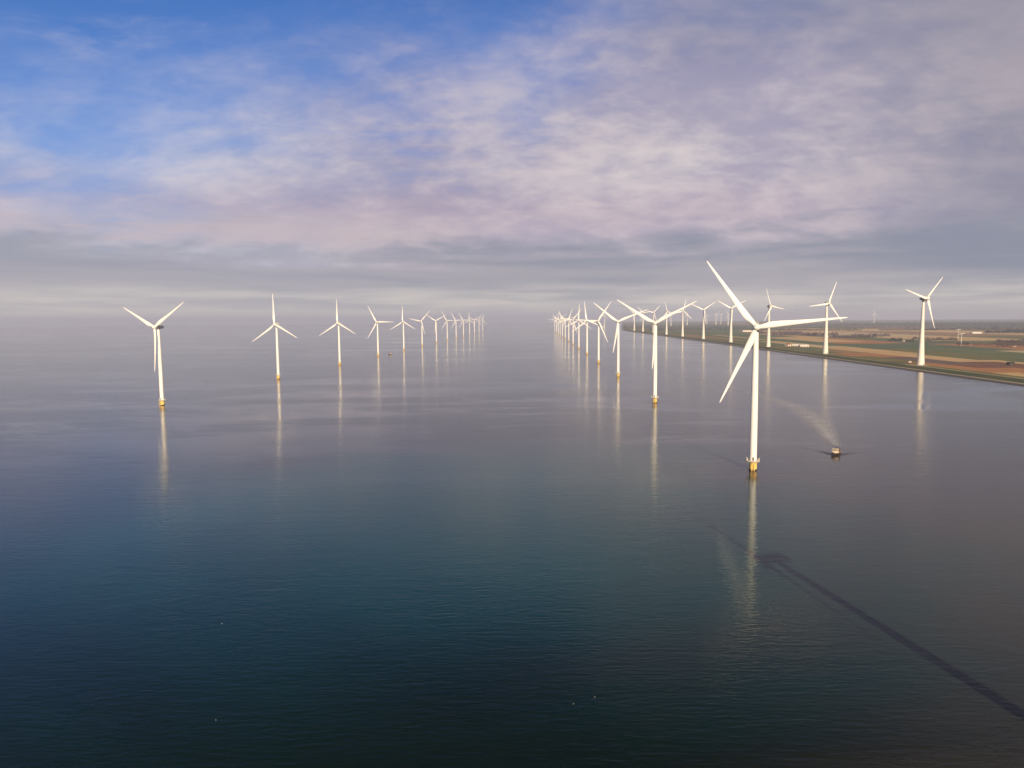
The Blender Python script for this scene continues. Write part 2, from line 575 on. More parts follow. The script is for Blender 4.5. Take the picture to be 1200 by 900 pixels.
def build_dike():
    stone = mat('basalt_revetment', (0.060, 0.052, 0.045), 0.85, 0.35, 0.35)
    path = mat('dike_path', (0.30, 0.255, 0.19), 0.85, 0.15, 0.05)
    prof = [(0, -3.0), (5, 0.4), (14, 1.7), (22, 2.0), (42, 4.3), (46, 4.4), (52, 2.4), (57, 0.6)]
    mi = [0, 0, 1, 3, 3, 2, 2]
    b = MB()
    us = list(range(-500, 9000, 120)) + list(range(9000, 34001, 1000))
    for a, c in zip(us, us[1:]):
        for i in range(len(prof) - 1):
            (e0, z0), (e1, z1) = prof[i], prof[i + 1]
            if i == len(prof) - 2:
                e1 = 56.0
            b._add([land_pt(SHORE + e0 + bend(a), a, z0), land_pt(SHORE + e1 + bend(a), a, z1),
                    land_pt(SHORE + e1 + bend(c), c, z1), land_pt(SHORE + e0 + bend(c), c, z0)], [(0, 1, 2, 3)], mi[i])
    o = b.build('dike', [stone, path, FM['olive'], FM['dgreen']])
    tag(o, 'low grass dike with dark stone foot along the lake', 'dike', kind='structure')
    # service road behind the dike, a sheet just above the ground
    r = MB()
    us = list(range(300, 8000, 100))
    for a, c in zip(us, us[1:]):
        r._add([land_pt(766 + bend(a), a, 0.68), land_pt(772 + bend(a), a, 0.68), land_pt(772 + bend(c), c, 0.68), land_pt(766 + bend(c), c, 0.68)], [(0, 1, 2, 3)])
    tag(r.build('road', path), 'pale service road behind the dike', 'road', kind='structure')


build_dike()

# ------------------------------------------------------------------ haze


def build_haze():
    b = MB()
    X0, X1, Y0, Y1, Z0, Z1 = -46000, 46000, -1500, 46000, -300, 212
    # sides reach past the sheets of land and water that can be seen
    b.box(((X0 + X1) / 2, (Y0 + Y1) / 2, (Z0 + Z1) / 2), (X1 - X0, Y1 - Y0, Z1 - Z0))
    m = bpy.data.materials.new('haze_air')
    m.use_nodes = True
    t = NT(m.node_tree)
    t.n.remove(t.n['Principled BSDF'])
    v = t.new('ShaderNodeVolumePrincipled')
    v.inputs['Color'].default_value = (0.66, 0.725, 0.98, 1)
    v.inputs['Density'].default_value = HAZE
    v.inputs['Anisotropy'].default_value = 0.0
    t.l.new(v.outputs[0], t.n['Material Output'].inputs['Volume'])
    o = b.build('haze', m)
    tag(o, 'thin pale haze over the lake', 'haze', kind='stuff')


HAZE = 7.0e-5
build_haze()

# ------------------------------------------------------------------ offshore turbines


def blade_mesh(secs, npt=14):
    """secs: radius, chord, thickness, twist deg, roundness 0..1, sweep back"""
    rr = []
    for r, ch, th, tw, rd, pre in secs:
        ring = []
        ct, st = math.cos(R(tw)), math.sin(R(tw))
        for j in range(npt):
            a = 2 * math.pi * j / npt
            ca, sa = math.cos(a), math.sin(a)
            xr, yr = ca * ch / 2, sa * th / 2
            # aerofoil: blunt nose at +x, sharp tail at -x
            s = (1 + ca) / 2
            xf = (s - 0.68) * ch
            yf = (1 if sa >= 0 else -1) * th * 0.5 * min(1.0, 2.6 * math.sqrt(max(s, 0)) * (1 - s) ** 0.5 + 0.0) * (abs(sa) ** 0.3 if abs(sa) > 1e-6 else 0)
            yf *= (0.35 + 0.65 * s)
            x = xr * rd + xf * (1 - rd)
            y = yr * rd + yf * (1 - rd)
            ring.append((x * ct - y * st, x * st + y * ct + pre, r))
        rr.append(ring)
    return MB().rings(rr)


def offshore_turbine():
    t = thing('offshore_turbine', 'x', 'wind turbine')
    HUB = (0, -5.6, 95.0)
    # yellow foundation with boat landing and waterline growth
    tp = MB().lathe([(2.45, -6), (2.45, 1.0), (2.5, 1.05), (2.5, 5.0), (2.62, 5.05), (2.62, 5.7)], 40).build('transition_piece', M['yellow'], t, smooth=35)
    MB().lathe([(2.56, -1.0), (2.58, 0.5), (2.56, 0.85)], 40).build('waterline_band', M['weed'], tp, smooth=35)
    bl = MB()
    for s in (-0.9, 0.9):
        bl.tube([(s, -3.7, -2), (s, -3.7, 4.5), (s, -2.4, 4.9)], 0.22, 8)
        for z in (0.6, 4.6):
            bl.tube([(s, -3.7, z), (s, -2.3, z)], 0.14, 6)
    for i in range(14):
        bl.tube([(-0.3, -3.2, -0.5 + i * 0.55), (0.3, -3.2, -0.5 + i * 0.55)], 0.04, 5)
    for s in (-0.3, 0.3):
        bl.tube([(s, -3.2, -1.5), (s, -3.2, 6.7)], 0.06, 6)
    bl.build('boat_landing', M['yellow'], tp, smooth=35)
    # work platform with rail and cranes
    pf = MB().lathe([(2.5, 5.35), (3.9, 5.8), (4.2, 5.85), (4.2, 6.25), (2.3, 6.25)], 40, cap=False).build('platform', M['deck'], t, smooth=30)
    rl = MB()
    for h in (6.8, 7.4):
        rl.tube([(4.1 * math.cos(a * R(12)), 4.1 * math.sin(a * R(12)), h) for a in range(31)], 0.05, 5)
    for a in range(0, 360, 24):
        rl.tube([(4.1 * math.cos(R(a)), 4.1 * math.sin(R(a)), 6.25), (4.1 * math.cos(R(a)), 4.1 * math.sin(R(a)), 7.4)], 0.06, 5)
    rl.build('railing', M['rail'], pf)
    for s in (-1, 1):
        cr = MB().tube([(3.6 * s, 0.4, 6.2), (3.7 * s, 0.4, 7.7), (3.95 * s, 0.2, 8.3), (4.3 * s, -0.4, 8.4)], [0.26, 0.24, 0.2, 0.14], 8)
        cr.box((3.6 * s, 0.4, 6.6), (0.7, 0.7, 0.8))
        cr.build('davit', M['rail'], pf, smooth=35)
    # tower
    prof = [(2.35, 6.2), (2.35, 12), (2.33, 30), (2.2, 50), (1.95, 70), (1.7, 88), (1.62, 92.6)]
    tw = MB().lathe(prof, 40)
    for z, r in ((34.0, 2.325), (63.0, 2.06)):
        tw.lathe([(r + 0.0, z - 0.12), (r + 0.035, z - 0.1), (r + 0.035, z + 0.1), (r, z + 0.12)], 40, cap=False)
    twr = tw.build('tower', M['white'], t, smooth=35)
    MB().box((0, -2.36, 7.7), (1.0, 0.12, 2.4)).build('door', M['dark'], twr, bevel=0.04)
    # nacelle: rounded body with generator ring, hoist deck and vane mast
    ns = []
    for y, w, h in ((-3.6, 1.9, 1.9), (-3.5, 2.1, 2.1), (-1.4, 2.1, 2.1), (-1.2, 1.85, 1.9), (2.5, 1.85, 1.9), (6.0, 1.75, 1.75), (7.2, 1.45, 1.4), (7.5, 0.9, 0.9)):
        ring = []
        for j in range(28):
            a = 2 * math.pi * j / 28
            ca, sa = math.cos(a), math.sin(a)
            k = 0.62 if y > -1.3 else 1.0
            ring.append((w * math.copysign(abs(ca) ** k, ca), y, 94.9 + h * math.copysign(abs(sa) ** k, sa)))
        ns.append(ring)
    nc = MB().rings(ns).build('nacelle', M['shell'], t, smooth=40)
    MB().lathe([(1.75, 92.3), (1.9, 92.5), (1.9, 93.1)], 32).build('yaw_bearing', M['dark'], nc, smooth=35)
    hp = MB().box((0, 4.4, 96.95), (3.4, 4.6, 0.22))
    for x, y in ((-1.6, 2.2), (1.6, 2.2), (-1.6, 6.6), (1.6, 6.6), (0, 6.6), (-1.6, 4.4), (1.6, 4.4)):
        hp.tube([(x, y, 97.0), (x, y, 98.2)], 0.06, 6)
    for z in (97.6, 98.2):
        hp.tube([(-1.6, 2.2, z), (-1.6, 6.6, z), (1.6, 6.6, z), (1.6, 2.2, z)], 0.06, 6)
    hp.build('hoist_platform', M['rail'], nc)
    vm = MB().tube([(0.7, 1.5, 96.7), (0.7, 1.5, 99.2)], 0.07, 6).tube([(0.1, 1.5, 98.8), (1.3, 1.5, 98.8)], 0.05, 6).box((0, 0.2, 97.1), (1.4, 1.6, 0.7))
    vm.build('vane_mast', M['shell'], nc)
    # hub with rounded nose
    pr = [(1.9, 2.1), (2.2, 1.7), (2.35, 0.5), (2.3, -0.7), (2.0, -1.8), (1.4, -2.6), (0.7, -3.0), (0.05, -3.1)]
    MB().lathe(pr, 32, 'Y', HUB).build('hub', M['shell'], t, smooth=40)
    secs = [(1.2, 2.9, 2.7, 16, 1, 0), (3.0, 3.0, 2.6, 16, 1, 0), (5.0, 3.4, 2.3, 16, .7, 0), (7.5, 4.0, 1.9, 15, .3, -.05), (10.5, 4.15, 1.45, 13, .08, -.1),
            (15, 3.75, 1.1, 10, 0, -.15), (21, 3.1, .85, 7.5, 0, -.25), (28, 2.5, .62, 5, 0, -.4), (36, 1.95, .45, 3, 0, -.65), (44, 1.45, .32, 1.5, 0, -1.0),
            (50, 1.0, .22, .6, 0, -1.3), (53, .62, .14, 0, 0, -1.45), (54, .18, .06, 0, 0, -1.5)]
    bm = blade_mesh(secs)
    b0 = bm.build('blade', M['blade'], t, smooth=50)
    b0.location = HUB
    for _ in range(2):
        c = b0.copy()
        COL.objects.link(c)
        c.parent = t
    return t


def set_phase(t, ph, kids):
    bl = sorted([k for k in kids[t.name] if k.name.split('.')[0] == 'blade'], key=lambda o: o.name)
    for i, o in enumerate(bl):
        o.rotation_mode = 'YXZ'
        o.rotation_euler = (R(-5), R(ph + 120 * i), 0)


ORD = ['nearest', 'second', 'third', 'fourth', 'fifth', 'sixth', 'seventh', 'eighth', 'ninth', 'tenth', 'eleventh', 'twelfth', 'thirteenth', 'farthest']


def pose(ph):
    p = ph % 120
    if p < 14 or p > 106:
        return 'one blade straight up'
    if 46 < p < 74:
        return 'one blade straight down'
    if p <= 46:
        return 'one blade level to the left'
    return 'one blade level to the right'


proto_off = offshore_turbine()
YAW_OFF = R(-17)
# right row
RIGHT_PH = [-36, 62, 68, 34, -8, 3, 40, 20, 75, 100, 50, 10, 85, 30]
LEFT_PH = [57, -4, -2, -30, -1, 42, 62, -30, -32, 88, 0, 60, 35, 15]
kids = kid_map()
first = True
placed = []


def put_off(x, y, ph, label, group, yaw=YAW_OFF):
    global first
    if first:
        t = proto_off
        first = False
    else:
        t = copy_tree(proto_off, kids)
    t.location = (x, y, drop(x, y))
    t.rotation_euler = (0, 0, yaw)
    t["label"] = label
    t["group"] = group
    placed.append((t, ph))
    return t


RX = [(882.2, 466), (767.4, 846), (724.3, 1226), (701.4, 1606), (687.9, 1986), (678.3, 2366), (671.6, 2746), (666.5, 3126), (662.4, 3506), (659.1, 3886), (656.4, 4266), (654.2, 4646), (652.2, 5026), (650.2, 5406)]
for i, (px, y) in enumerate(RX):
    x = depth_at(px, 0, y)
    lab = f'{ORD[i]} white turbine of the right offshore row, {pose(RIGHT_PH[i])}'
    if i == 0:
        lab = 'largest white turbine on a yellow base, standing nearest the camera beside the dark boat'
    if i > 7:
        lab = f'{ORD[i]} white turbine from the camera in the right offshore row, small in the haze'
    put_off(x, y, RIGHT_PH[i], lab, 'offshore turbines of the right row', YAW_OFF + R(random.uniform(-3, 3)) * (i > 0))
LX = [(190.3, 862), (326.3, 1242), (398.2, 1622), (443.2, 2002), (473.3, 2382), (494.8, 2762), (511.5, 3142), (524.2, 3522), (534.6, 3902), (543.2, 4282), (550.3, 4662), (556.1, 5042), (561.4, 5422), (565.8, 5802)]
for i, (px, y) in enumerate(LX):
    x = depth_at(px, 0, y)
    lab = f'{ORD[i]} white turbine of the left offshore row, {pose(LEFT_PH[i])}'
    if i > 7:
        lab = f'{ORD[i]} white turbine from the camera in the left offshore row, small in the haze'
    put_off(x, y, LEFT_PH[i], lab, 'offshore turbines of the left row', YAW_OFF + R(random.uniform(-3, 3)))
# the one before the nearest, beside the camera: only its long shadow reaches the picture
put_off(145.5, 82, 0, 'white turbine outside the frame whose long shadow lies on the water', 'offshore turbines of the right row', R(-80))
kids = kid_map()
for t, ph in placed:
    set_phase(t, ph, kids)

# ------------------------------------------------------------------ land turbines


def land_turbine():
    t = thing('land_turbine', 'x', 'wind turbine')
    HUB = (0, -8.6, 135.0)
    pr = [(7.5, -1.0), (7.5, 0.2), (7.2, 0.3), (6.4, 12), (5.7, 25), (5.0, 40), (4.3, 58), (3.7, 76), (3.15, 95), (2.6, 114), (2.2, 131)]
    tw = MB().lathe(pr, 36)
    for k in range(1, 10):
        z = k * 7.4
        r = 0
        for (ra, za), (rb, zb) in zip(pr, pr[1:]):
            if za <= z <= zb:
                r = ra + (rb - ra) * (z - za) / (zb - za)
        tw.lathe([(r, z - 0.2), (r + 0.06, z - 0.15), (r + 0.06, z + 0.15), (r, z + 0.2)], 36, cap=False)
    o = tw.build('tower', M['concrete'], t, smooth=30)
    MB().box((0, -7.1, 1.6), (2.2, 0.5, 3.0)).build('door', M['dark'], o, bevel=0.05)
    # egg shaped nacelle
    pr = [(0.3, 8.8), (1.4, 8.3), (2.5, 7.0), (3.7, 4.0), (4.6, 0.5), (5.4, -2.0), (5.9, -3.6), (5.9, -5.2), (4.6, -5.4)]
    nc = MB().lathe([(r, y) for r, y in pr][::-1], 36, 'Y', (0, 0, 135)).build('nacelle', M['grey'], t, smooth=40)
    MB().lathe([(2.6, 130.0), (2.9, 130.6), (2.9, 131.6)], 28).build('yaw_bearing', M['dark'], nc, smooth=35)
    MB().box((0, 3.2, 139.3), (1.6, 2.4, 1.2), taper=0.8).tube([(0, 4.0, 139.5), (0, 4.0, 142.0)], 0.1).build('roof_hatch', M['grey'], nc)
    pr = [(4.4, 3.0), (4.3, 1.5), (4.0, -0.5), (3.4, -2.4), (2.2, -3.9), (0.9, -4.6), (0.1, -4.75)]
    MB().lathe(pr, 32, 'Y', HUB).build('hub', M['shell'], t, smooth=40)
    secs = [(2.5, 3.2, 3.0, 22, 1, 0), (4.5, 4.6, 2.6, 22, .5, 0), (6.5, 5.7, 2.1, 20, .15, 0), (10, 5.4, 1.6, 16, 0, 0), (16, 4.5, 1.2, 12, 0, -.1), (24, 3.6, .85, 8, 0, -.25),
            (34, 2.8, .6, 5, 0, -.5), (45, 2.1, .42, 3, 0, -.9), (55, 1.6, .3, 1.5, 0, -1.3), (61, 1.2, .22, .5, 0, -1.5), (63.2, .5, .12, 0, 0, -1.2), (63.5, .2, .08, 0, 0, -1.0)]
    b0 = blade_mesh(secs).build('blade', M['blade'], t, smooth=50)
    b0.location = HUB
    for _ in range(2):
        c = b0.copy()
        COL.objects.link(c)
        c.parent = t
    return t


proto_land = land_turbine()
kids = kid_map()
lp = []
LAND = [(1078.8, 1450, 46, 22), (967.2, 1915, 23, 14), (900.3, 2380, -21, 30), (856.3, 2845, 60, -8), (824.2, 3310, 55, -6), (799.8, 3775, 15, 0), (781.0, 4240, -14, 18), (765.6, 4705, 43, 0), (753.4, 5170, 80, 0), (743.2, 5635, 70, 0)]
LLAB = ['large white land turbine at the right edge, dark nacelle facing right',
        'white land turbine behind the tip of the level blade of the nearest turbine',
        'white land turbine just right of the nearest tower, one thin blade up to the left',
        'white land turbine on the shore just left of the nearest turbine rotor',
        'white land turbine with a V of two raised blades, fifth along the shore',
        'sixth white land turbine along the shore, right of the second offshore tower',
        'seventh white land turbine along the shore, behind a raised offshore blade',
        'eighth white land turbine along the shore, behind the second offshore tower',
        'ninth white land turbine along the shore, small between two offshore towers',
        'tenth and smallest white land turbine along the dike edge']
for i, (px, y, ph, yw) in enumerate(LAND):
    x = depth_at(px, 0, y)
    t = proto_land if i == 0 else copy_tree(proto_land, kids)
    t.location = (x, y, drop(x, y) + 0.6)
    t.rotation_euler = (0, 0, R(yw))
    t["label"] = LLAB[i]
    t["group"] = 'land turbines along the dike'
    lp.append((t, ph))
FAR = [(708.3, 8200, 20), (786.2, 8900, 70), (805.2, 9300, 10), (828.4, 10800, 95), (839.0, 9600, 35), (844.6, 11000, 50), (853.2, 9000, 85), (1024.2, 10500, 0)]
FLAB = ['faint far turbine standing in the haze over the water right of the offshore row',
        'faint inland turbine in the haze right of the second offshore tower',
        'faint inland turbine in the haze behind the sixth shore turbine',
        'faint inland turbine in the haze right of the fifth shore turbine',
        'tallest faint inland turbine in the gap between two shore turbines',
        'low faint inland turbine in the middle of the gap between two shore turbines',
        'faint inland turbine in the haze touching the left of a shore turbine',
        'pale far turbine on the wooded horizon between the two largest land turbines']
for (px, y, ph), lab in zip(FAR, FLAB):
    x = depth_at(px, 0, y)
    t = copy_tree(proto_land, kids)
    t.location = (x, y, drop(x, y) + 0.6)
    t.rotation_euler = (0, 0, R(random.uniform(-10, 20)))
    t["label"] = lab
    t["group"] = 'far turbines in the haze'
    lp.append((t, ph))
kids = kid_map()
for t, ph in lp:
    set_phase(t, ph, kids)
# crane pads at the foot of the near land turbines
for i, (px, y, ph, yw) in enumerate(LAND[:4]):
    x = depth_at(px, 0, y)
    b = MB()
    b._add([(x - 26, y - 16, 0.66 + drop(x, y)), (x + 12, y - 18, 0.66 + drop(x, y)), (x + 14, y + 14, 0.66 + drop(x, y)), (x - 24, y + 16, 0.66 + drop(x, y))], [(0, 1, 2, 3)])
    tag(b.build('path', FM['olive' if i else 'pale']), 'gravel pad around the foot of a land turbine', 'path', kind='structure')

# ------------------------------------------------------------------ small farm turbines


def small_turbine():
    t = thing('farm_turbine', 'x', 'wind turbine')
    MB().lathe([(0.9, 0), (0.8, 8), (0.6, 22), (0.45, 39)], 16).build('tower', M['white'], t, smooth=35)
    MB().lathe([(0.3, 2.6), (0.9, 2.2), (1.0, 0), (0.95, -1.2), (0.5, -1.6)][::-1], 16, 'Y', (0, 0, 40)).build('nacelle', M['shell'], t, smooth=35)
    MB().lathe([(0.8, 0.5), (0.75, -0.3), (0.4, -0.9), (0.05, -1.1)], 16, 'Y', (0, -2.1, 40)).build('hub', M['shell'], t, smooth=35)
    for a in (84, 264):
        b = blade_mesh([(0.4, .8, .8, 12, 1, 0), (1.5, 1.1, .6, 12, .4, 0), (3, 1.4, .4, 10, 0, 0), (7, .9, .22, 5, 0, 0), (10.5, .5, .12, 2, 0, 0), (11, .15, .05, 0, 0, 0)], 10).build('blade', M['blade'], t, smooth=50)
        b.location = (0, -2.1, 40)
        b.rotation_euler = (0, R(a), 0)
    return t


x, y = at(1126.3, 405.5)
f1 = small_turbine()
f1.location = (x, y, 0.6 + drop(x, y))
tag(f1, 'small two bladed white turbine among the trees of the right hand farms', 'wind turbine', 'small farm turbines')
kids = kid_map()
f2 = copy_tree(f1, kids)
x, y = at(1122.5, 397.5)
f2.location = (x, y, 0.6 + drop(x, y))
f2["label"] = 'farther small two bladed white turbine behind the tree belt of the farms'

# ------------------------------------------------------------------ boats


def hull_rings(L, B, zs, n=13):
    """rings along y from stern (+) to bow (-), each an open section closed over the deck"""
    rr = []
    for i in range(n):
        s = i / (n - 1)
        y = L / 2 - s * L
        w = B / 2 * (1.0 if s < 0.55 else max(0.03, 1 - ((s - 0.55) / 0.45) ** 2.2))
        w *= 0.92 + 0.08 * min(1, s * 5)
        sheer = zs + 0.55 * max(0, s - 0.45) ** 1.5 * 2.0
        kw = w * (0.86 if s < 0.6 else 0.86 - 0.5 * (s - 0.6))
        rr.append([(-w, y, sheer), (-w * 0.98, y, sheer * 0.5), (-kw, y, -0.2), (0, y, -0.7 + 0.35 * s), (kw, y, -0.2), (w * 0.98, y, sheer * 0.5), (w, y, sheer)])
    return rr


HULLM = mat('hull_black', (0.018, 0.018, 0.02), 0.4, 0.3, 0.8)
CABIN = mat('cabin_cream', (0.78, 0.66, 0.48), 0.45, 0.05, 0.8)
DECKM = mat('deck_pale', (0.50, 0.47, 0.42), 0.7, 0.15, 1.2)
BROWN = mat('roof_brown', (0.075, 0.04, 0.03), 0.6, 0.2, 1.2)
ORNG = mat('hull_rust', (0.34, 0.17, 0.06), 0.55, 0.2, 1.2)
GLASS = mat('window_glass', (0.015, 0.018, 0.02), 0.08, 0.1, 1.0)
RUBBER = mat('tyre_rubber', (0.02, 0.02, 0.02), 0.8, 0.2, 2.0)


def workboat(name, label, L=12.5, B=4.4, hull=HULLM, side=ORNG):
    t = thing(name, label, 'boat')
    h = MB().rings(hull_rings(L, B, 1.25)).build('hull', hull, t, smooth=40)
    st = MB()
    for s in (-1, 1):                                     # rubbing strake down each side
        pts = []
        for r in hull_rings(L, B, 1.25):
            p = r[0] if s < 0 else r[-1]
            pts.append((p[0] * 1.02, p[1], p[2] - 0.22))
        st.tube(pts, 0.16, 6)
    st.build('strake', side, h, smooth=40)
    d = MB()
    rr = hull_rings(L, B, 1.25)
    d._add([(p[0][0] * 0.94, p[0][1], p[0][2] + 0.02) for p in rr] + [(p[-1][0] * 0.94, p[-1][1], p[-1][2] + 0.02) for p in rr],
           [(i, i + 1, len(rr) + i + 1, len(rr) + i) for i in range(len(rr) - 1)])
    d.build('deck', DECKM, t)
    # wheelhouse amidships
    c = MB().box((0, -0.3, 2.25), (3.2, 3.6, 1.9), taper=0.97).box((0, -2.5, 1.95), (2.8, 0.9, 1.1)).build('wheelhouse', CABIN, t, bevel=0.08)
    for x in (-1.0, 0.0, 1.0):
        MB().box((x, -2.09, 2.72), (0.85, 0.06, 0.72)).build('window', GLASS, c)
    for s in (-1, 1):
        for yy in (-1.3, -0.1):
            MB().box((s * 1.585, yy, 2.65), (0.06, 0.95, 0.75)).build('window', GLASS, c)
    MB().box((0, -0.2, 3.3), (3.6, 4.2, 0.16)).build('roof', CABIN, c, bevel=0.05)
    MB().tube([(0, 0.6, 3.35), (0, 0.6, 5.4)], 0.07, 8).tube([(-0.7, 0.6, 4.9), (0.7, 0.6, 4.9)], 0.05, 6).box((0, 0.2, 3.75), (1.4, 0.3, 0.16)).build('mast', M['dark'], t)
    # aft gear: winch frame and stowed crates
    MB().box((0, 3.4, 2.3), (3.2, 2.6, 2.1)).box((0, 4.9, 1.6), (2.2, 0.7, 0.7)).build('aft_housing', BROWN, t, bevel=0.08)
    MB().tube([(-1.6, 5.2, 1.2), (-1.6, 5.2, 3.3), (1.6, 5.2, 3.3), (1.6, 5.2, 1.2)], 0.12, 8).build('stern_frame', M['dark'], t)
    rl = MB()
    for s in (-1, 1):
        pts = [((r[0] if s < 0 else r[-1])[0] * 0.93, r[0][1], r[0][2] + 0.9) for r in rr[7:]]
        rl.tube(pts, 0.05, 6)
        for q in pts[::2]:
            rl.tube([q, (q[0], q[1], q[2] - 0.9)], 0.045, 5)
    rl.build('bow_rail', M['rail'], t)
    fd = MB()
    for k in range(9):
        a = R(-80 + 20 * k)
        fd.box((0.75 * math.sin(a), -L / 2 + 0.5 - 0.7 * math.cos(a), 1.15), (0.42, 0.42, 1.0), rz=-a)
    fd.build('bow_fender', RUBBER, h)
    MB().box((0.2, -4.3, 1.95), (0.9, 0.8, 0.8)).tube([(0.2, -4.3, 2.2), (0.2, -4.3, 2.9)], 0.12).build('windlass', DECKM, t, bevel=0.05)
    return t


bx, by = at(979.0, 532.5)
boat = workboat('workboat', 'dark hulled workboat with cream wheelhouse trailing a pale curved wake')
boat.location = (bx, by, drop(bx, by))
boat.rotation_euler = (0, 0, R(-40))
boat.scale = (1.1, 1.05, 1.25)
kids = kid_map()
boat2 = copy_tree(boat, kids)
x, y = at(457.5, 415.5)
boat2.location = (x, y, drop(x, y))
boat2.rotation_euler = (0, 0, R(70))
boat2.scale = (0.9, 0.9, 1.1)
boat2["label"] = 'tiny far boat with pale cabin between turbines of the left row'


def wake_material():
    m = bpy.data.materials.new('wake_painted_sheen')
    m.use_nodes = True
    t = NT(m.node_tree)
    out = t.n['Material Output']
    b = t.n['Principled BSDF']
    p = t.new('ShaderNodeNewGeometry').outputs['Position']
    at_ = t.new('ShaderNodeAttribute', attribute_name='fade')
    n = t.noise(p, 0.35, 6, 0.65, 0.5)
    n2 = t.noise(p, 0.05, 4, 0.6, 0.5)
    a = t.mul(at_.outputs['Fac'], t.add(t.mul(t.ss(n, 0.3, 0.7), 0.2), t.mul(n2, 1.2)))
    b.inputs['Base Color'].default_value = (0.72, 0.73, 0.78, 1)  # brighter reflection off the smooth wake, painted as a pale diffuse colour
    b.inputs['Roughness'].default_value = 0.5
    tr = t.new('ShaderNodeBsdfTransparent')
    mx = t.new('ShaderNodeMixShader')
    t.put(mx.inputs[0], t.m('MULTIPLY', a, 0.62, clamp=True))
    t.l.new(tr.outputs[0], mx.inputs[1])
    t.l.new(b.outputs[0], mx.inputs[2])
    t.l.new(mx.outputs[0], out.inputs[0])
    return m


def build_wake():
    cl = [(981, 523, 2.2, .9), (976, 516, 4.0, .95), (968, 505, 7.5, .9), (958, 494, 10.5, .85), (946, 485, 12, .75), (932, 477.5, 12, .62), (915, 470.5, 11, .52), (897, 465, 10, .45), (877, 460, 9, .36), (850, 454, 8, .27), (820, 447, 7, .2), (795, 440, 6, .13), (775, 434, 5, 0)]
    pts = [Vector((*at(a, b), 0)) for a, b, _, _ in cl]
    # densify with Catmull-Rom
    P = []
    for i in range(len(pts) - 1):
        p0, p1, p2, p3 = pts[max(i - 1, 0)], pts[i], pts[i + 1], pts[min(i + 2, len(pts) - 1)]
        for k in range(8):
            s = k / 8
            q = 0.5 * ((2 * p1) + (-p0 + p2) * s + (2 * p0 - 5 * p1 + 4 * p2 - p3) * s * s + (-p0 + 3 * p1 - 3 * p2 + p3) * s ** 3)
            w = 1.45 * (cl[i][2] + (cl[i + 1][2] - cl[i][2]) * s)
            f = cl[i][3] + (cl[i + 1][3] - cl[i][3]) * s
            P.append((q, w, f))
    N = 13
    v, f, fade = [], [], []
    for i, (q, w, fd) in enumerate(P):
        a, b = P[max(i - 1, 0)][0], P[min(i + 1, len(P) - 1)][0]
        d = (b - a).normalized()
        n = Vector((d.y, -d.x, 0))
        for j in range(N):
            s = -1 + 2 * j / (N - 1)
            p = q + n * s * w
            v.append((p.x, p.y, drop(p.x, p.y) + 0.03))
            fade.append(fd * (1 - abs(s) ** 1.6) * min(1, i / 3))
    for i in range(len(P) - 1):
        for j in range(N - 1):
            f.append((i * N + j, i * N + j + 1, (i + 1) * N + j + 1, (i + 1) * N + j))
    b = MB()
    b._add(v, f)
    o = b.build('water_wake', wake_material())
    at_ = o.data.attributes.new('fade', 'FLOAT', 'POINT')
    for i, x in enumerate(fade):
        at_.data[i].value = x
    tag(o, 'pale curved wake behind the workboat', 'wake', kind='structure')
    # bow waves: low ridges of water spreading in a V
    w = MB()
    hd = Vector((math.sin(R(-24)), -math.cos(R(-24)), 0))       # heading of the boat
    side = Vector((-hd.y, hd.x, 0))
    for s in (-1, 1):
        for k in range(3):
            rr = []
            for i in range(15):
                g = i / 14
                c = Vector((bx, by, 0)) + hd * (5.5 - k * 4.0 - g * 27) + side * s * (1.6 + k * 0.4 + g * (19 + 3 * k))
                hgt = (0.26 - 0.05 * k) * (1 - g) ** 0.8 * min(1, 0.25 + i / 3) + 0.004
                wd = 0.8 + 1.6 * g
                out = (side * s * 0.9 + hd * 0.4).normalized()
                rr.append([tuple(c - out * wd + Vector((0, 0, -0.12))), tuple(c - out * wd * 0.4 + Vector((0, 0, hgt * 0.7))), tuple(c + Vector((0, 0, hgt))),
                           tuple(c + out * wd * 0.4 + Vector((0, 0, hgt * 0.7))), tuple(c + out * wd + Vector((0, 0, -0.12)))])
            w.rings(rr, cap=False, close=False)
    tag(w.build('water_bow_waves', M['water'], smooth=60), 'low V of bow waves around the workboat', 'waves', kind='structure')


build_wake()

# ------------------------------------------------------------------ gulls on the water


def gull():
    t = thing('gull', 'x', 'bird')
    me = MB()
    rr = []
    for y, w, z, h in ((-0.34, .01, .17, .01), (-0.28, .035, .17, .03), (-0.24, .05, .2, .05), (-0.19, .055, .2, .055), (-0.14, .07, .13, .08), (-0.05, .11, .06, .10), (0.08, .12, .05, .10), (0.2, .08, .07, .06), (0.32, .03, .09, .02)):
        rr.append([(w * math.cos(2 * math.pi * j / 12), y, z + h * math.sin(2 * math.pi * j / 12)) for j in range(12)])
    me.rings(rr)
    me.build('body', M['plume'], t, smooth=60)
    w = MB()
    for s in (-1, 1):
        w.rings([[(s * 0.10, -0.06, .12), (s * .125, -0.06, .08), (s * .11, -0.06, .05)], [(s * 0.11, .1, .14), (s * .135, .1, .09), (s * .11, .1, .06)], [(s * 0.03, .36, .13), (s * .045, .36, .12), (s * .035, .36, .11)]])
    w.build('wing', M['grey'], t)
    return t


